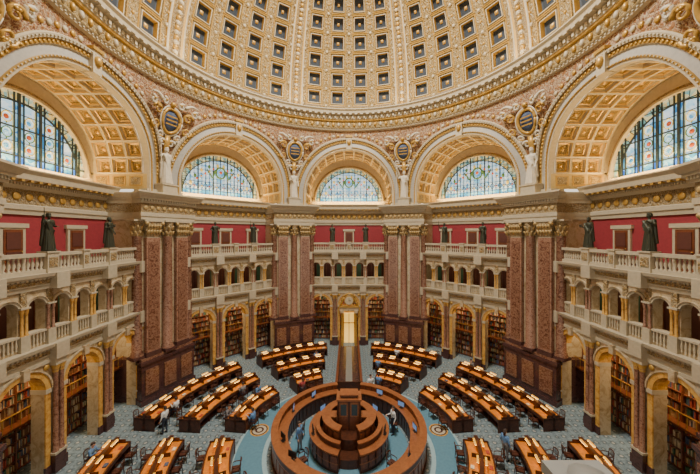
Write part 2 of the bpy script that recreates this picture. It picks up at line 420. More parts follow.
for i in range(-4,4):
    cx=(i+.5)*1.27
    big=abs(abs(cx)-1.905)<.1 or abs(cx)>4
    mb.box(cx-.2,cx+.2,YS-.14,YS+.1,7.35,8.15,2)
    for s in ((-.1,.1) if not big else (-.13,.13)):
        mb.lathe(cx+s,YS-.05,[(.09,8.15),(.09,8.2),(.066,8.25),(.06,9.2),(.08,9.25),(.1,9.42),(.1,9.47)],5 if big else 7,8)
    mb.box(cx-.22,cx+.22,YS-.16,YS+.1,9.47,9.56,2)
    mb.box(cx-.13,cx+.13,YS-.05,YS+.1,9.56,10.3,8)
entab(10.3,.85,.42)
mb.box(-4.75,4.75,YS-.17,YS+.17,11.15,11.35,2); mb.box(-4.75,4.75,YS-.2,YS+.2,12.02,12.2,2)
peds=(-4.55,-1.95,1.95,4.55,0)
for cx in peds:
    w=.3 if cx!=0 else .2
    mb.box(cx-w,cx+w,YS-.25,YS+.25,11.15,12.2,2); mb.box(cx-w-.05,cx+w+.05,YS-.3,YS+.3,12.2,12.28,2)
    mb.box(cx-w+.08,cx+w-.08,YS-.28,YS-.2,11.45,11.95,8)
x=-4.2
while x<4.25:
    if all(abs(x-p)>(.36 if p else .26) for p in peds):
        mb.lathe(x,YS,[(.07,11.35),(.07,11.4),(.035,11.45),(.085,11.62),(.05,11.82),(.035,11.9),(.07,11.97),(.07,12.02)],2,8)
    x+=.205
mb.box(-4.9,4.9,YS+.5,Y2+.1,6.55,6.85,2); mb.box(-4.9,4.9,YS+.4,Y2+.1,10.55,11.12,2)
me_sc=mb.mesh('arcade_gallery',[M_siena,M_sienadk,M_frame,M_gold,M_base,M_red,M_cap,M_sienadk,M_orn])

mb=MB()
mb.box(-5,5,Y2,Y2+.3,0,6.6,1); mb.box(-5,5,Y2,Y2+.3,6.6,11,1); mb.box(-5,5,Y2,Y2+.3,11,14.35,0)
mb.box(-5,5,Y2-.06,Y2,11.1,11.5,2)
for i in range(-3,4):
    cx=i*1.27; mb.box(cx-.36,cx+.36,Y2-.06,Y2,6.85,9.6,3); mb.box(cx-.26,cx+.26,Y2-.09,Y2,7.2,9.4,4 if i%2 else 1)
me_bw=mb.mesh('alcove_wall',[M_redwall,M_darkred,M_base,M_woodmid,BOOKS[3],M_sienadk])
mb=MB(); yb=Y2-.75
mb.box(-4.7,4.7,Y2-.12,Y2-.02,0,5.4,0)
for k in range(11): mb.box(-4.7,4.7,yb,Y2-.1,.1+k*.52,.14+k*.52,0)
for k in range(11): mb.box(-4.7+k*.94-.03,-4.7+k*.94+.03,yb-.02,Y2-.1,0,5.4,0)
mb.box(-4.75,4.75,yb-.08,Y2-.02,5.34,5.5,0)
mb.box(-4.7,4.7,yb-.6,yb-.55,2.75,2.8,0)
for k in range(24): mb.box(-4.6+k*.4,-4.57+k*.4,yb-.6,yb-.57,2.8,3.5,6)
mb.box(-4.7,4.7,yb-.61,yb-.56,3.5,3.55,6); mb.box(-4.7,4.7,yb-.6,yb,2.7,2.76,0)
me_bc=mb.mesh('bookcase',[M_woodmid]*6+[M_gold])
mb=MB()
for k in range(10):
    x=-4.6
    while x<4.6:
        w=random.uniform(.04,.09); h=random.uniform(.26,.42)
        if random.random()<.93 and abs(((x+4.7)%.94)-.0)>.04: mb.box(x,x+w*.94,yb+.06+random.uniform(0,.05),Y2-.15,.145+k*.52,.145+k*.52+h,random.choice([0,0,1,2,3,4,5]))
        x+=w
me_bk=mb.mesh('books',BOOKS)

# ---------------------------------------------------------------- piers
mb=MB()
def plan(f,w,extra=0):
    c,s=math.cos(PI/8),math.sin(PI/8)
    def b2p(x,y,sg): return (sg*(s*y-c*x),c*y+s*x)
    e=extra
    return [(-w,f),(w,f),b2p(4.72-e,16.6,1),b2p(4.72-e,20.1,1),b2p(4.72-e,20.1,-1),b2p(4.72-e,16.6,-1)]
mb.prism(plan(16.35,1.9,0),0,16.4,0)
mb.prism(plan(15.72,2.3,.15),0,.65,1); mb.prism(plan(15.82,2.2,.12),.65,3.3,1)
mb.prism(plan(15.74,2.3,.15),3.3,3.55,1); mb.prism(plan(15.9,2.15,.1),3.55,3.75,2)
for s in (-1,0,1):
    mb.box(s*1.45-.5,s*1.45+.5,15.74,15.85,1.0,2.9,2)
ZB,ZTc=3.75,12.9
for s in (-1,1):
    cx=s*1.22
    mb.box(cx-.52,cx+.52,15.98,16.5,ZB,ZTc,3)
    mb.box(cx-.38,cx+.38,15.94,16.0,ZB+.6,ZTc-.3,4)
    mb.box(cx-.58,cx+.58,15.9,16.5,ZB,ZB+.35,10)
    for i,(o,z0,z1) in enumerate([(.0,12.9,13.02),(.04,13.02,13.4),(.12,13.4,13.8),(.22,13.8,14.15),(.28,14.15,14.3)]):
        mb.box(cx-.5-o,cx+.5+o,16.0-o,16.5,z0,z1,8 if i not in (0,4) else 5)
    for r in range(2):
        for k in range(5):
            x=cx-.44+k*.22; z=13.1+r*.42
            mb.tube([(x,15.97-r*.06,z),(x,15.9-r*.06,z+.25),(x,15.8-r*.06,z+.36),(x,15.78-r*.06,z+.3)],[.09,.1,.08,.03],6,6)
    for k in (-1,1): mb.ball((cx+k*.6,15.8,14.02),.16,6,8)
def column(cx,cy,r,m=3):
    mb.box(cx-r*1.35,cx+r*1.35,cy-r*1.35,cy+r*1.35,ZB,ZB+.2,10)
    mb.lathe(cx,cy,[(r*1.3,ZB+.2),(r*1.35,ZB+.3),(r*1.1,ZB+.38),(r*1.2,ZB+.46),(r,ZB+.55),(r,ZB+4),(r*.86,ZTc),(r*.95,ZTc+.06),(r*.9,ZTc+.12)],m,20)
    mb.lathe(cx,cy,[(r*.86,ZTc+.1),(r*.95,13.4),(r*1.05,13.75),(r*1.4,14.15),(r*1.4,14.2)],8,16)
    for q in range(2):
        for k in range(8):
            a=2*PI*k/8+q*PI/8; d=(math.sin(a),math.cos(a)); z=13.08+q*.42; rr=r*(.92+q*.1)
            mb.tube([(cx+d[0]*rr,cy+d[1]*rr,z),(cx+d[0]*(rr+.06),cy+d[1]*(rr+.06),z+.26),(cx+d[0]*(rr+.15),cy+d[1]*(rr+.15),z+.34)],[.08,.09,.04],6,5)
    mb.box(cx-r*1.45,cx+r*1.45,cy-r*1.45,cy+r*1.45,14.17,14.3,5)
column(0,16.12,.36,3); column(2.12,16.5,.34,7); column(-2.12,16.5,.34,7)
def ent(f,w,z0,z1,m,f2=None,w2=None):
    mb.prism(plan(f,w,.1+(2.3-w)*-0.2),z0,z1,m,plan(f2,w2,.1+(2.3-w2)*-0.2) if f2 else None)
ent(15.8,2.25,14.3,14.55,5); ent(15.75,2.3,14.55,14.85,5); ent(15.82,2.22,14.85,15.55,8)
ent(15.7,2.35,15.55,15.7,5); ent(15.5,2.5,15.86,16.0,5); ent(15.42,2.58,16.0,16.3,5,15.22,2.75); ent(15.2,2.78,16.3,16.42,9)
ent(15.72,2.35,15.7,15.86,5)
n=22
for k in range(n):
    x=-2.3+k*4.6/n; mb.box(x,x+.12,15.58,15.75,15.7,15.86,5)
for k in range(9): mb.ball((-1.9+k*.475,15.8,15.2),.17,6,8,1,.35)
mb.prism([(-1.5,16.3),(1.5,16.3),(1.7,17.6),(-1.7,17.6)],16.42,16.75,5)
mb.prism([(-.62,15.75),(.62,15.75),(.75,16.8),(-.75,16.8)],16.42,17.15,5)
mb.prism([(-.7,15.68),(.7,15.68),(.8,16.8),(-.8,16.8)],17.15,17.25,9)
me_pier=mb.mesh('marble_pier',[M_siena,M_base,M_red2,M_red,M_red2,M_frame,M_cap,M_red2,M_orn_fine,M_cream,M_base])

mb=MB()
def tfc(p):
    z=p[2]; f=sm((z+22.4-17.5)/(ZT-17.5)); y=(17*(1-f)+RR*f)
    return (p[0],y+p[1]-abs(p[0])*.28-.05,z+22.4)
mb.tf=tfc
mb.ball((0,-.05,0),.62,1,16,1.3,.25)
mb.tube([(.72*math.cos(2*PI*k/28),-.12,.92*math.sin(2*PI*k/28)) for k in range(29)],.12,0,8)
mb.tube([(.9*math.cos(2*PI*k/28),-.06,1.12*math.sin(2*PI*k/28)) for k in range(29)],.07,2,6)
for z in (-.3,0,.3): mb.box(-.45,.45,-.24,-.2,z-.05,z+.05,0)
mb.ball((0,-.2,1.25),.22,0,8); 
for s in (-1,1):
    for (x0,z0,R,dr,ph) in ((1.25,.5,.42,1,0),(1.3,-.55,.40,-1,0),(1.75,.95,.3,1,1),(.75,-1.2,.3,-1,1),(.7,1.3,.28,1,1),(.35,-1.75,.3,1,0)):
        pts=[(s*(x0+R*(1-q/18)*math.cos(q*.55+ph)),-.12,z0+dr*R*(1-q/18)*math.sin(q*.55+ph)) for q in range(16)]
        mb.tube(pts,[.11-.004*q for q in range(16)],0 if R>.35 else 2,6)
        for q in range(3): mb.ball((s*(x0+.3*R*q-.2),-.14,z0+dr*.5*R),.09,0,6)
    mb.tube([(s*(.95+.12*q),-.1,1.3+.12*q-.012*q*q) for q in range(9)],[.16-.015*q for q in range(9)],2,6)
mb.tube([(.0,-.1,-1.2),(0,-.12,-1.8),(0,-.1,-2.5),(0,-.06,-3.1)],[.2,.26,.16,.05],0,8)
me_car=mb.mesh('shield_cartouche',[M_gold,BOOKS[4],M_plaster])

# ---------------------------------------------------------------- ring entablature + dome
mb=MB()
N=192
def ringp(pr,m,smo=False): mb.lathe(0,0,pr,m,N,sm=smo)
ringp([(15.62,24.95),(15.3,25.0),(15.28,25.15),(15.15,25.2)],0); ringp([(15.15,25.2),(15.15,25.9)],2)
ringp([(15.15,25.9),(15.0,25.95),(14.98,26.1)],1); ringp([(14.98,26.1),(14.92,26.12),(14.92,26.5)],0)
ringp([(14.92,26.5),(14.5,26.65),(14.45,26.85),(14.3,27.0),(14.3,27.08),(15.7,27.1)],0)
for k in range(288):
    a=2*PI*k/288; mb.arcbox(14.78,14.95,26.2,26.45,a,a+.012,0,1)
for k in range(144):
    a=2*PI*k/144; mb.arcbox(14.45,14.9,26.5,26.62,a,a+.02,3,1)
for k in range(160):
    a=2*PI*k/160; p=pol(15.12,a); mb.ball((p[0],p[1],25.55),.2,1 if k%2 else 0,6,1.2,.8,.8)
for k in range(320):
    a=2*PI*k/320; p=pol(15.25,a); mb.ball((p[0],p[1],25.08),.07,0,5)
inst('trim_1',mb.mesh('dome_entablature',[M_cream,M_gold,M_domeorn,M_frame]))

RD=15.4; ZD=26.95
def PDm(u,v,h): R=RD+h; return (R*math.cos(v)*math.sin(u),R*math.cos(v)*math.cos(u),ZD+R*math.sin(v))
mb=MB(); UH=PI/8-.05
v=.05
mb.grid([[PDm(-UH+2*UH*k/16,vv,0) for k in range(17)] for vv in (0,.05)],0,True)
for r in range(11):
    dv=.122*math.cos(v) if v<1.3 else .03
    for c in range(4):
        u0=-UH+2*UH*c/4; u1=u0+2*UH/4
        W=RD*math.cos(v)*(u1-u0); H=RD*dv
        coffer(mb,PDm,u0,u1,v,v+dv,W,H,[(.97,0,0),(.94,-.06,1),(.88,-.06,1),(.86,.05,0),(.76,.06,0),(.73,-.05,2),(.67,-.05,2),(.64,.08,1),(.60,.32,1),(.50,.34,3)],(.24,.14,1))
        for uu in (u0,u1):
            q=PDm(uu,v,-.03); mb.ball(q,.15*math.cos(v)+.02,2,6)
            mm_=PDm(uu,v+dv/2,-.03); mb.ball(mm_,.11*math.cos(v)+.02,1,6)
            for dd in (-1,1):
                pts=[PDm(uu+dd*(.012+.004*math.cos(t*1.3)*t),v+dv*(.22+.09*t),-.02) for t in range(7)]
                mb.tube(pts,[.045-.004*t for t in range(7)],2,5)
    v+=dv
VT=v
def rib(uc):
    hw=.05; vs=[VT*k/40 for k in range(41)]
    pr=[(-hw,0),(-hw,-.18),(-hw*.78,-.22),(-hw*.62,-.12),(hw*.62,-.12),(hw*.78,-.22),(hw,-.18),(hw,0)]
    mm=[1,2,1,4,1,2,1]
    for i in range(7):
        mb.grid([[PDm(uc+pr[i][0],vv,pr[i][1]),PDm(uc+pr[i+1][0],vv,pr[i+1][1])] for vv in vs],mm[i],True)
    for k in range(44):
        vv=VT*(k+.5)/44; mb.ball(PDm(uc,vv,-.15),.2*math.cos(vv)+.03,1 if k%2 else 2,6)
rib(PI/8)
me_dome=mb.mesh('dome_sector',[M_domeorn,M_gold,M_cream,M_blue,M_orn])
dome=bpy.data.objects.new('ceiling',None); sc.collection.objects.link(dome)
for k in range(8): inst('dome_sector',me_dome,rz=-k*D45,parent=dome)
mb=MB(); rt=RD*math.cos(VT); zt=ZD+RD*math.sin(VT)
mb.lathe(0,0,[(rt+.3,zt),(rt-.4,zt-.1),(rt-.6,zt+.3),(rt-.6,zt+4),(.01,zt+6)],0,48)
inst('lantern',mb.mesh('lantern',[M_cream]),parent=dome)

# ---------------------------------------------------------------- place architecture
for k in range(8):
    inst('arch_wall',me_sp,rz=-k*D45)
    if k!=4: inst('coffered_vault',me_ba,rz=-k*D45)
wn=1
for k in (0,1,-1,2,-2,3,-3):
    inst('wall_entablature',me_en,rz=-k*D45)
    window('window_%d'%wn,-k*D45,abs(k)==2); wn+=1
names={0:'north',1:'northeast',-1:'northwest',2:'east',-2:'west'}
for k in (0,1,-1,2,-2):
    inst('wall_'+names[k],me_bw,rz=-k*D45)
    inst('arcade_gallery',me_sc,rz=-k*D45)
    inst('bookcase',me_bc,(0,0,FZ),rz=-k*D45); inst('books',me_bk,(0,0,FZ),rz=-k*D45)
for k in range(8):
    o=inst('marble_pier',me_pier,rz=-(k+.5)*D45); inst('shield_cartouche',me_car,rz=-(k+.5)*D45)
    if k in (2,5): p=pol(.45,(k+.5)*D45); o.location=(p[0],p[1],0)

mb=MB()
mb.box(-.62,.62,Y2-.14,Y2,11.1,13.7,0); mb.box(-.75,.75,Y2-.2,Y2,13.55,13.8,0)
mb.box(-.46,.46,Y2-.17,Y2,11.12,13.45,1)
for z0,z1 in ((11.3,12.2),(12.35,13.3)): mb.box(-.34,.34,Y2-.2,Y2,z0,z1,2)
mb.ball((.38,Y2-.22,12.2),.04,3)
me_door=mb.mesh('door',[M_frame,M_woodmid,M_darkred,M_gold])
dn=1
for k,ls in ((0,(0,)),(1,(-3,0,3)),(-1,(-3,0,3)),(2,(1.5,-2.2)),(-2,(-1.5,2.2))):
    for l in ls:
        a=k*D45; o=inst('door_%d'%dn,me_door,rz=-a); dn+=1
        o.location=(l*math.cos(a),-l*math.sin(a),0)

mb=MB()
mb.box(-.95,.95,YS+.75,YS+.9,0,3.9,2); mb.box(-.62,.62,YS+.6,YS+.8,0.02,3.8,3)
for x in (-.62,0,.62): mb.box(x-.035,x+.035,YS+.55,YS+.62,0,3.8,2)
mb.box(-.65,.65,YS+.55,YS+.62,2.6,2.7,2)
for s in (-1,1):
    mb.lathe(s*.8,YS-.35,[(.17,0),(.17,.9),(.12,1),(.11,3.9),(.18,4.1)],1,12); mb.box(s*.8-.2,s*.8+.2,YS-.55,YS+.1,4.1,4.35,0)
mb.box(-1.1,1.1,YS-.5,YS+.2,4.35,4.75,0); mb.box(-1.2,1.2,YS-.58,YS+.2,4.75,4.9,1)
for r,y,m in ((.55,YS-.55,1),(.46,YS-.62,4)):
    pts=[(r*math.cos(2*PI*k/24),y,5.55+r*math.sin(2*PI*k/24)) for k in range(24)]
    mb.poly(pts,m); mb.grid([pts,[(p[0],y+.3,p[2]) for p in pts]],m,False,True)
mb.box(-.02,.02,YS-.65,YS-.62,5.5,5.9,5); mb.box(-.02,.25,YS-.65,YS-.62,5.53,5.57,5)
for s in (-1,1):
    mb.tube([(s*(.55+.08*q),YS-.45,5.9-.16*q+.02*math.sin(q*2)) for q in range(8)],[.16,.18,.16,.14,.13,.13,.12,.1],1,8)
    mb.ball((s*.62,YS-.45,6.08),.12,1)
mb.tube([(s*.5,YS-.5,6.1+.25*(1-s*s)) for s in (-1,-.5,0,.5,1)],.09,1,6)
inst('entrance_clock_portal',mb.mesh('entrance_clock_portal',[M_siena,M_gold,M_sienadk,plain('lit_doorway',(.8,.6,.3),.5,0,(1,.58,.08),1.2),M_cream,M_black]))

mb=MB(); mb.box(-4.6,4.6,-19,-15.85,10.7,11.1,0); mb.box(-4.6,4.6,-15.95,-15.55,10.3,11.1,0)
inst('balcony_floor',mb.mesh('balcony_floor',[M_frame]))
mb=MB(); mb.box(1.3,1.58,-15.75,-15.5,11.1,11.66,0); mb.box(1.25,1.62,-15.8,-15.44,11.66,11.73,0)
mb.box(1.33,1.55,-15.77,-15.75,11.2,11.6,0); mb.lathe(1.43,-15.62,[(.12,11.73),(.12,11.76),(.01,11.78)],0,12)
inst('stone_pedestal',mb.mesh('stone_pedestal',[M_grey]))

# ---------------------------------------------------------------- figures
def capsules_mesh(name,segs,mats,vox=.011,extra=None):
    mb=MB()
    def sphere(c,r): mb.ball(c,r,0,12)
    for p,r1,q,r2,m in segs:
        p=Vector(p);q=Vector(q); L=(q-p).length
        sphere(p,r1)
        if L>1e-4:
            sphere(q,r2); mb.tube([p,q],[r1,r2],0,12)
    me=bpy.data.meshes.new(name+'_raw'); me.from_pydata(mb.v,[],mb.f); me.update()
    bm=bmesh.new(); bm.from_mesh(me); bmesh.ops.remove_doubles(bm,verts=bm.verts,dist=1e-5); bmesh.ops.recalc_face_normals(bm,faces=bm.faces); bm.to_mesh(me); bm.free()
    o=bpy.data.objects.new(name+'_tmp',me); sc.collection.objects.link(o)
    md=o.modifiers.new('r','REMESH'); md.mode='VOXEL'; md.voxel_size=vox; md.use_smooth_shade=True
    s=o.modifiers.new('s','SMOOTH'); s.factor=.5; s.iterations=1
    dg=bpy.context.evaluated_depsgraph_get(); dg.update()
    em=bpy.data.meshes.new_from_object(o.evaluated_get(dg)); bpy.data.objects.remove(o)
    em.name=name; em.materials.clear()
    for m in mats: em.materials.append(m)
    nf=len(em.polygons); cen=np.zeros(nf*3,dtype=np.float32); em.polygons.foreach_get('center',cen); cen=cen.reshape(-1,3)
    best=np.full(nf,1e9); mi=np.zeros(nf,dtype=np.int32)
    for p,r1,q,r2,m in segs:
        p=np.array(p,float);q=np.array(q,float); d=q-p; L2=max(d@d,1e-9)
        t=np.clip((cen-p)@d/L2,0,1); dist=np.linalg.norm(cen-(p+t[:,None]*d),axis=1)-(r1+(r2-r1)*t)
        k=dist<best-1e-4; best[k]=dist[k]; mi[k]=m
    em.polygons.foreach_set('material_index',mi); em.polygons.foreach_set('use_smooth',[True]*nf)
    return em
def hand(segs,el,wr,side,ms):
    el=Vector(el);wr=Vector(wr); d=(wr-el).normalized(); lat=d.cross(Vector((0,0,1)))
    if lat.length<.2: lat=d.cross(Vector((side,0,0)))
    lat.normalize(); nrm=lat.cross(d)
    if nrm.z>0: nrm=-nrm
    for o in (-.022,0,.022): segs.append((tuple(wr+lat*o*.6),.02,tuple(wr+d*.08+lat*o),.018,ms))
    for i,o in enumerate((-.034,-.012,.012,.034)):
        ln=(.032,.040,.038,.028)[i]; a=wr+d*.085+lat*o; b=a+d*ln+nrm*.006; c=b+d*ln*.7+nrm*.02
        segs.append((tuple(a),.0105,tuple(b),.010,ms)); segs.append((tuple(b),.010,tuple(c),.0085,ms))
    inn=lat*(-side)
    a=wr+d*.03+inn*.03; b=a+d*.03+inn*.03; segs.append((tuple(a),.013,tuple(b),.011,ms)); segs.append((tuple(b),.011,tuple(b+d*.03),.009,ms))
def body(pelvis=(0,0,.95),lean=0,arms=None,legs=None,robe=False,longhair=False,turn=0,bare=False,beard=False):
    P=Vector(pelvis); S=[]
    def T(x,y,z):
        return tuple(P+Vector((x,y*math.cos(lean)-z*math.sin(lean),z*math.cos(lean)+y*math.sin(lean))))
    for s in (-1,1):
        S.append((T(s*.07,0,.0),.115,T(s*.06,0,.18),.10,3)); S.append((T(s*.06,0,.16),.10,T(s*.09,0,.38),.115,2))
    S.append((T(-.15,0,.46),.062,T(.15,0,.46),.062,2)); S.append((T(0,0,.1),.11,T(0,0,.42),.11,2))
    S.append((T(0,0,.46),.055,T(0,-.01,.60),.05,0))
    def H(x,y,z):
        c,s_=math.cos(turn),math.sin(turn); return T(x*c-y*s_,x*s_+y*c,z+.0)
    S.append((H(0,-.005,.69),.088,H(0,.01,.745),.092,0)); S.append((H(0,-.045,.635),.05,H(0,-.03,.68),.07,0))
    S.append((H(0,-.108,.675),.014,H(0,-.093,.71),.010,0))
    for s in (-1,1):
        S.append((H(s*.092,.005,.67),.016,H(s*.094,.01,.70),.018,0)); S.append((H(s*.033,-.088,.705),.010,H(s*.033,-.088,.705),.010,1))
    S.append((H(-.018,-.092,.638),.009,H(.018,-.092,.638),.009,2 if not beard else 1))
    S.append((H(0,.02,.745),.098,H(0,.035,.70),.095,1)); S.append((H(0,-.03,.775),.07,H(0,.05,.775),.06,1))
    if longhair: S.append((H(0,.06,.70),.085,H(0,.075,.54),.06,1))
    if beard: S.append((H(0,-.07,.63),.05,H(0,-.08,.57),.03,1))
    for s in (-1,1):
        el,wr=arms[0 if s<0 else 1]; sh=T(s*.19,0,.45); el=tuple(P+Vector(el)); wr=tuple(P+Vector(wr))
        S.append((sh,.06,el,.044,2)); S.append((el,.044,wr,.03,2 if not bare else 0)); hand(S,el,wr,s,0)
        kn,an=legs[0 if s<0 else 1]
        S.append((T(s*.09,0,-.02),.10,kn,.065,3)); S.append((kn,.065,an,.042,3)); a=Vector(an)
        S.append((tuple(a+Vector((0,.02,-.03))),.042,tuple(a+Vector((s*.02,-.16,-.045))),.033,4))
    if robe:
        for k in range(14):
            a=2*PI*k/14; c,s_=math.cos(a),math.sin(a); j=.02*math.sin(k*2.3)
            S.append(((c*.13,s_*.10,1.08),.035,(c*(.21+j),s_*(.17+j),.06),.055,3))
        S.append(((0,0,1.0),.13,(0,0,.1),.18,3))
        for k in range(7):
            q=k/6; S.append(((-.2+.05*q,-.08-.03*q,1.40-.1*q),.04,(.12-.1*q,-.13,.95-.35*q),.035,2))
        S.append(((.16,.08,1.42),.06,(.2,.13,.4),.07,2)); S.append(((-.16,.08,1.42),.06,(-.18,.14,.3),.08,2))
        S.append(((0,.1,1.4),.07,(0,.16,.2),.1,2))
    return S
sl=(((-.11,-.02,.5),(-.11,.02,.09)),((.11,-.04,.5),(.12,-.06,.09)))
relaxed=[((-.26,.03,.18),(-.27,-.08,-.05)),((.26,.03,.18),(.27,-.08,-.05))]
book=[((-.27,.0,.2),(-.12,-.24,.24)),((.26,.03,.18),(.25,-.08,-.05))]
raised=[((-.36,-.08,.34),(-.42,-.2,.6)),((.27,.0,.2),(.14,-.24,.2))]
hip=[((-.34,.06,.22),(-.17,-.06,.08)),((.30,-.05,.25),(.24,-.3,.38))]
st=[]
for nm,ar,bd in (('a',book,True),('b',hip,False),('c',raised,True)):
    S=body(arms=ar,legs=sl,robe=True,beard=bd,turn=.3 if nm=='a' else -.3)
    if nm=='a': S+= [((-.2,-.34,1.22),.03,(-.02,-.34,1.24),.03,2),((-.2,-.36,1.3),.03,(-.02,-.36,1.32),.03,2)]
    if nm=='c': S+= [((-.42,-.26,1.2),.02,(-.42,-.24,2.0),.015,2)]
    S+=[((-.16,-.12,.03),.05,(.16,-.12,.03),.05,3),((-.16,.12,.03),.05,(.16,.12,.03),.05,3)]
    st.append(capsules_mesh('bronze_statue_'+nm,S,[M_bronze]*5,.014))
i=0
for k in (0,1,-1,2,-2):
    for l in (-1.95,1.95):
        a=k*D45; x=l*math.cos(a)+16.12*math.sin(a); y=-l*math.sin(a)+16.12*math.cos(a)
        inst('bronze_statue',st[i%3],(x,y,12.28),-a,1.16); i+=1
pf=[]
for nm,ar in (('a',raised),('b',book),('c',hip)):
    S=body(arms=ar,legs=sl,robe=True,longhair=True,bare=True)
    if nm=='a': S+=[((-.43,-.26,.3),.018,(-.43,-.24,1.9),.015,2),((-.43,-.24,1.9),.05,(-.43,-.24,1.97),.03,2)]
    S+=[((-.2,0,.03),.06,(.2,0,.03),.06,3)]
    pf.append(capsules_mesh('plaster_statue_'+nm,S,[M_plaster]*5,.014))
for k in range(8):
    a=(k+.5)*D45; p=pol(16.2,a); inst('plaster_statue',pf[k%3],(p[0],p[1],17.25),-a,1.72)

skin=plain('skin',(.55,.32,.22),.55); hair1=plain('dark_hair',(.04,.025,.02),.6)
def cloth(n,c): return plain(n,c,.85)
whs,blu,red_,gry,navy=cloth('white_shirt',(.7,.72,.75)),cloth('blue_shirt',(.12,.25,.5)),cloth('red_top',(.4,.06,.06)),cloth('grey_jacket',(.18,.18,.2)),cloth('navy_trousers',(.03,.04,.07))
shoe=cloth('shoe',(.02,.02,.02))
sit_legs=(((-.12,-.42,.50),(-.12,-.40,.09)),((.12,-.42,.50),(.13,-.44,.09)))
sit_arms=[((-.25,-.16,.22),(-.14,-.42,.30)),((.25,-.16,.22),(.12,-.44,.30))]
people={}
for nm,sh,h,lh in (('reader_blue',blu,hair1,False),('reader_white',whs,hair1,False),('reader_red',red_,hair1,True),('reader_grey',gry,hair1,False)):
    people[nm]=capsules_mesh(nm,body((0,0,.54),-.0+.18,sit_arms,sit_legs,longhair=lh,turn=.1),[skin,h,sh,navy,shoe],.010)
S=body(arms=[((-.25,-.05,.2),(-.2,-.3,.22)),((.26,.03,.18),(.27,-.08,-.05))],legs=sl)
stand_w=capsules_mesh('standing_man',S,[skin,hair1,whs,navy,shoe],.010)
S=body(arms=relaxed,legs=sl,longhair=True); stand_g=capsules_mesh('standing_woman',S,[skin,hair1,blu,gry,shoe],.010)

# ---------------------------------------------------------------- desks
HW=.66
def desk(r,a0,a1,kind):
    mb=MB(); n=max(6,int((a1-a0)*r/.6))
    da=.06/r
    mb.arcbox(r-HW,r+HW,.72,.79,a0,a1,0,n,1)
    mb.arcbox(r-HW-.03,r-HW+.06,.60,.81,a0,a1,0,n); mb.arcbox(r+HW-.06,r+HW+.03,.60,.81,a0,a1,0,n)
    mb.arcbox(r-.08,r+.08,0,1.08,a0,a1,0,n); mb.arcbox(r-.11,r+.11,1.08,1.13,a0,a1,0,n)
    mb.arcbox(r-.45,r+.45,0,.1,a0,a1,0,n)
    if kind==0:
        mb.arcbox(r-HW-.02,r-HW+.05,.0,.72,a0,a1,2,n); mb.arcbox(r+HW-.05,r+HW+.02,.0,.72,a0,a1,2,n)
    nb=max(3,int((a1-a0)*r/1.15))
    for k in range(nb+1):
        a=a0+(a1-a0)*k/nb; aa=max(a0+da,min(a1-da,a))
        mb.arcbox(r-HW+.05,r+HW-.05,.0,.72,aa-da/2,aa+da/2,0,1)
        mb.arcbox(r-HW+.2,r+HW-.2,.79,1.0,aa-da/3,aa+da/3,0,1)
    for a in (a0,a1):
        aa=a0+da*.5 if a==a0 else a1-da*.5
        mb.arcbox(r-HW-.05,r+HW+.05,0,.86,aa-da*.5,aa+da*.5,0,1)
    for k in range(nb):
        for s in (-1,1):
            a=a0+(a1-a0)*(k+.5)/nb; w=.26/r
            rc=r+s*.2
            mb.arcbox(rc-.05,rc+.05,1.19,1.23,a-w,a+w,8,2)
            mb.arcbox(rc-.045,rc+.045,1.165,1.188,a-w*.95,a+w*.95,4,2)
            p0=pol(r+s*.08,a); p1=pol(rc,a)
            mb.tube([(p0[0],p0[1],1.10),(p0[0],p0[1],1.26),(p1[0],p1[1],1.23)],.015,3,5)
            if random.random()<.32:
                rp=r+s*.45; w2=.13/r; o=random.uniform(-.2,.2)/r
                mb.arcbox(rp-.09,rp+.09,.79,.80+random.choice([.0,.03,.06]),a-w2+o,a+w2+o,random.choice([5,5,6,7]),1)
    return mb.mesh('reading_desk',[M_wood,M_top,M_woodmid,M_gold,M_lamp,M_paper,BOOKS[2],BOOKS[4],M_shade])
mb=MB()
mb.box(-.23,.23,-.22,.22,.42,.46,0); mb.box(-.2,.2,-.19,.19,.46,.485,1)
for x in (-.2,.2):
    mb.tube([(x,-.2,0),(x,-.19,.44)],[.018,.025],0,6); mb.tube([(x*.95,.24,0),(x,.2,.44),(x,.25,.9)],[.018,.024,.02],0,6)
    mb.tube([(x*1.1,.22,.68),(x*1.2,.0,.69),(x*1.15,-.16,.66)],.022,0,6); mb.tube([(x*1.1,-.16,.66),(x,-.18,.44)],.016,0,6)
    mb.tube([(x,-.19,.2),(x,.22,.2)],.012,0,5)
mb.tube([(-.2,.25,.88),(-.1,.28,.92),(0,.29,.93),(.1,.28,.92),(.2,.25,.88)],.03,0,6)
mb.tube([(-.2,.24,.62),(0,.26,.62),(.2,.24,.62)],.018,0,6)
for x in (-.12,-.06,0,.06,.12): mb.tube([(x,.25,.6),(x,.275,.92)],.01,0,5)
me_ch=mb.mesh('wooden_chair',[M_wood,M_leather])
def chair(r,a,facing_in,person=None):
    p=pol(r,a); face=-a if facing_in else -a+PI
    inst('wooden_chair',me_ch,(p[0],p[1]+FY,FZ),face+random.uniform(-.12,.12) if not person else face)
    if person: 
        q=pol(r+(.02 if facing_in else -.02),a); inst('seated_reader',people[person],(q[0],q[1]+FY,FZ-.02),face)
spec=[(7.45,.27),(10.4,.305),(13.45,.315)]
cyc=['reader_blue','reader_white','reader_red','reader_grey']
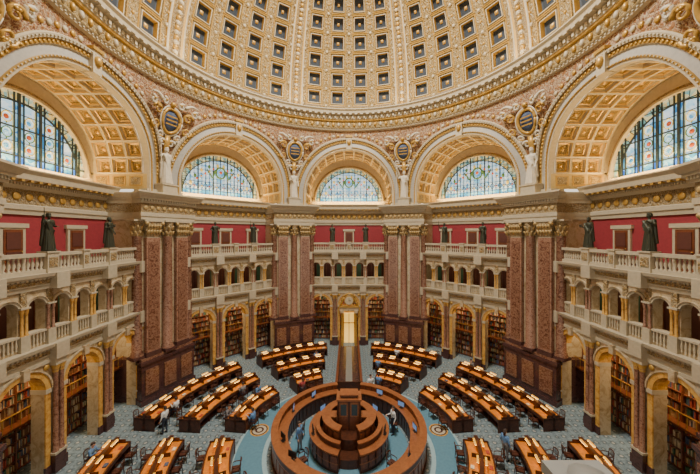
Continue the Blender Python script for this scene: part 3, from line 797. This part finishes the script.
for ri,(r,ha) in enumerate(spec):
    for k in range(8):
        ac=(k+.5)*D45
        if k in (3,4): continue
        a0,a1=ac-ha,ac+ha
        if k==0: a0=math.asin(2.4/r)
        if k==7: a1=2*PI-math.asin(2.4/r)
        me=desk(r,a0,a1,ri); inst('reading_desk',me,(0,FY,FZ))
        nb=max(3,int((a1-a0)*r/1.15))
        for j in range(nb):
            a=a0+(a1-a0)*(j+.5)/nb
            for s in (-1,1):
                if ri==2 and s>0 and abs(a-ac)<.21: continue
                if random.random()<.12: continue
                pr=None
                if random.random()<.12: pr=random.choice(cyc)
                chair(r+s*(.98 if pr else random.uniform(.90,1.05)),a,s>0,pr)
mb=MB()
for a0,a1 in [(.2,PI-.28),(PI+.28,2*PI-.2)]:
    mb.arcbox(3.75,4.55,0,1.0,a0,a1,0,48,1); mb.arcbox(3.7,4.6,1.0,1.07,a0,a1,2,48)
    mb.arcbox(4.28,4.6,1.07,1.36,a0,a1,0,48); mb.arcbox(4.24,4.66,1.36,1.42,a0,a1,2,48)
    mb.arcbox(4.55,4.65,0,.15,a0,a1,0,48)
    n=26
    for k in range(n):
        a=a0+(a1-a0)*(k+.5)/n; w=.05
        mb.arcbox(4.55,4.59,.25,.95,a-w*.8,a+w*.8,1,2)
        mb.arcbox(3.71,3.75,.2,.9,a-w*.8,a+w*.8,0,2)
        mb.arcbox(4.26,4.28,1.12,1.34,a-w*.8,a+w*.8,1,2)
M_wt=marble('warm_top',[(.3,(.20,.062,.022)),(.7,(.33,.125,.045))],3,.3)
inst('circular_service_desk',mb.mesh('circular_service_desk',[M_wood,M_woodmid,M_wt]),(0,FY,FZ))
mb=MB()
for a0,a1 in [(.0,PI-.25),(PI+.25,2*PI)]:
    mb.arcbox(2.0,2.35,.0,1.0,a0,a1,0,32,1); mb.arcbox(1.85,2.45,1.0,1.08,a0,a1,2,32)
    mb.arcbox(1.85,2.0,1.08,1.35,a0,a1,0,32); mb.arcbox(1.8,2.05,1.35,1.4,a0,a1,2,32)
    n=14
    for k in range(n):
        a=a0+(a1-a0)*(k+.5)/n; mb.arcbox(2.35,2.39,.2,.9,a-.08,a+.08,1,2)
    mb.arcbox(2.36,2.4,.5,.55,a0,a1,2,32)
mb.lathe(0,0,[(2.0,0),(2.0,.5),(.01,.5)],0,48,sm=False)
for a0,a1 in [(-.0,PI-.35),(PI+.35,2*PI)]:
    mb.arcbox(1.3,1.55,.5,1.75,a0,a1,0,32); mb.arcbox(1.15,1.66,1.75,1.83,a0,a1,2,32)
    for k in range(10):
        a=a0+(a1-a0)*(k+.5)/10; mb.arcbox(1.55,1.59,.8,1.6,a-.1,a+.1,1,2)
    mb.arcbox(1.56,1.6,1.18,1.23,a0,a1,2,32)
mb.lathe(0,0,[(1.3,.5),(1.3,1.1),(.01,1.1)],0,32,sm=False)
mb.box(-.66,.66,-.4,.4,1.1,2.85,1); mb.box(-.76,.76,-.5,.5,2.85,2.95,2); mb.box(-.5,.5,-.3,.3,2.95,3.1,0); mb.box(-.56,.56,-.36,.36,3.1,3.17,2)
for x in (-.33,.33): mb.box(x-.24,x+.24,-.44,-.38,1.9,2.72,2); mb.box(x-.18,x+.18,-.46,-.4,1.98,2.64,3)
for x in (-.64,0,.64): mb.box(x-.05,x+.05,-.47,-.39,1.1,2.85,0)
for s in (-1,1): mb.box(s*.66-.03,s*.66+.03,-.28,.28,1.9,2.72,2)
for s in (-1,1): mb.box(s*.98-.2,s*.98+.2,-.3,.3,1.1,1.75,1); mb.box(s*.98-.23,s*.98+.23,-.33,.33,1.75,1.81,2)
inst('central_issue_desk',mb.mesh('central_issue_desk',[M_wood,M_woodmid,M_wt,M_dark]),(0,FY,FZ))
mb=MB(); mb.box(-.25,.25,-.02,.02,.12,.45,0); mb.box(-.23,.23,-.025,-.019,.14,.43,1); mb.box(-.03,.03,0,.03,0,.14,0); mb.box(-.12,.12,-.08,.1,0,.02,0)
me_mo=mb.mesh('computer_monitor',[M_black,M_mon])
for a in (-2.3,-1.9,-1.2,-.7,.6,1.1,1.7,2.2): 
    p=pol(3.98,a); inst('computer_monitor',me_mo,(p[0],p[1]+FY,FZ+1.07),-a+random.choice((0,.4)))
for a in (-1.9,-.9,.9,1.9):
    p=pol(2.24,a); inst('computer_monitor',me_mo,(p[0],p[1]+FY,FZ+1.08),-a)
for a in (-2.2,-1.4,1.2,2.3):
    p=pol(3.15,a); inst('wooden_chair',me_ch,(p[0],p[1]+FY,FZ),-a+PI)
mb=MB()
for s in (-1,1):
    mb.box(s*1.0-.07,s*1.0+.07,5.6,15.4,0,1.05,0); mb.box(s*1.0-.1,s*1.0+.1,5.55,15.45,1.05,1.12,1)
    for k in range(9): mb.box(s*1.0-.1,s*1.0+.1,5.8+k*1.06,6.62+k*1.06,.2,.9,1)
mb.box(-.93,.93,5.6,15.5,0.005,.03,2); mb.box(-.95,.95,5.6,5.7,0,1.05,0); mb.box(-.3,.3,5.9,15.3,.03,.05,3)
inst('entrance_passage_barrier',mb.mesh('entrance_passage_barrier',[M_wood,M_woodmid,M_base,M_grey]),(0,0,FZ))
inst('standing_man',stand_w,(1.7,5.35,FZ),.3)
inst('standing_woman',stand_g,(-2.95,-.3,FZ),1.2)
inst('standing_man',stand_w,(2.85,1.2,FZ),-1.2)
inst('standing_woman',stand_g,(8.9,-1.0,FZ),2.0)
inst('standing_man',stand_w,(-11.9,1.2,FZ),-1.9)

# ---------------------------------------------------------------- lights
def area(name,loc,rot,sx,sy,pw,col,shape='RECTANGLE',spread=None):
    l=bpy.data.lights.new(name,'AREA'); l.shape=shape; l.size=sx; l.size_y=sy; l.energy=pw; l.color=col
    if spread: l.spread=spread
    o=bpy.data.objects.new(name,l); sc.collection.objects.link(o); o.location=loc; o.rotation_euler=rot; return o
area('lantern_daylight',(0,0,zt-.3),(0,0,0),7,7,14500,(1,.93,.80),'DISK')
for k in range(8):
    a=k*D45
    x,y=pol(14.75,a+PI/8); d=Vector((-x,-y,12)).normalized()
    o=area('dome_uplight',(x,y,27.2),(0,0,0),4,.6,250,(1,.80,.50)); o.rotation_euler=d.to_track_quat('-Z','Y').to_euler()
    if k in (3,4,5): continue
    x,y=pol(19.3,a)
    o=area('cove_light',(x,y,16.9),(PI,0,-a),9,.5,720,(1,.64,.22))
    x,y=pol(17.4,a)
    area('alcove_lamp',(x,y,6.5),(0,0,-a),8,.6,260,(1,.72,.38))
    area('gallery_fill',(x,y,10.5),(0,0,-a),8,.6,34,(1,.78,.5))  # added fill that brightens the upper gallery interior, not an actual fixture
w=bpy.data.worlds.new('World'); sc.world=w; w.use_nodes=True
bg=w.node_tree.nodes['Background']; bg.inputs[0].default_value=(1,.90,.74,1); bg.inputs[1].default_value=1.5

# ---------------------------------------------------------------- camera
cam=bpy.data.cameras.new('cam'); co=bpy.data.objects.new('camera',cam); sc.collection.objects.link(co)
cam.sensor_width=36; cam.lens=36*286/700; cam.clip_start=.05; cam.clip_end=200
co.location=(0,-17.3,13.2); co.rotation_euler=(PI/2,0,0)
cam.shift_y=-3/700; cam.shift_x=1/700
sc.camera=co
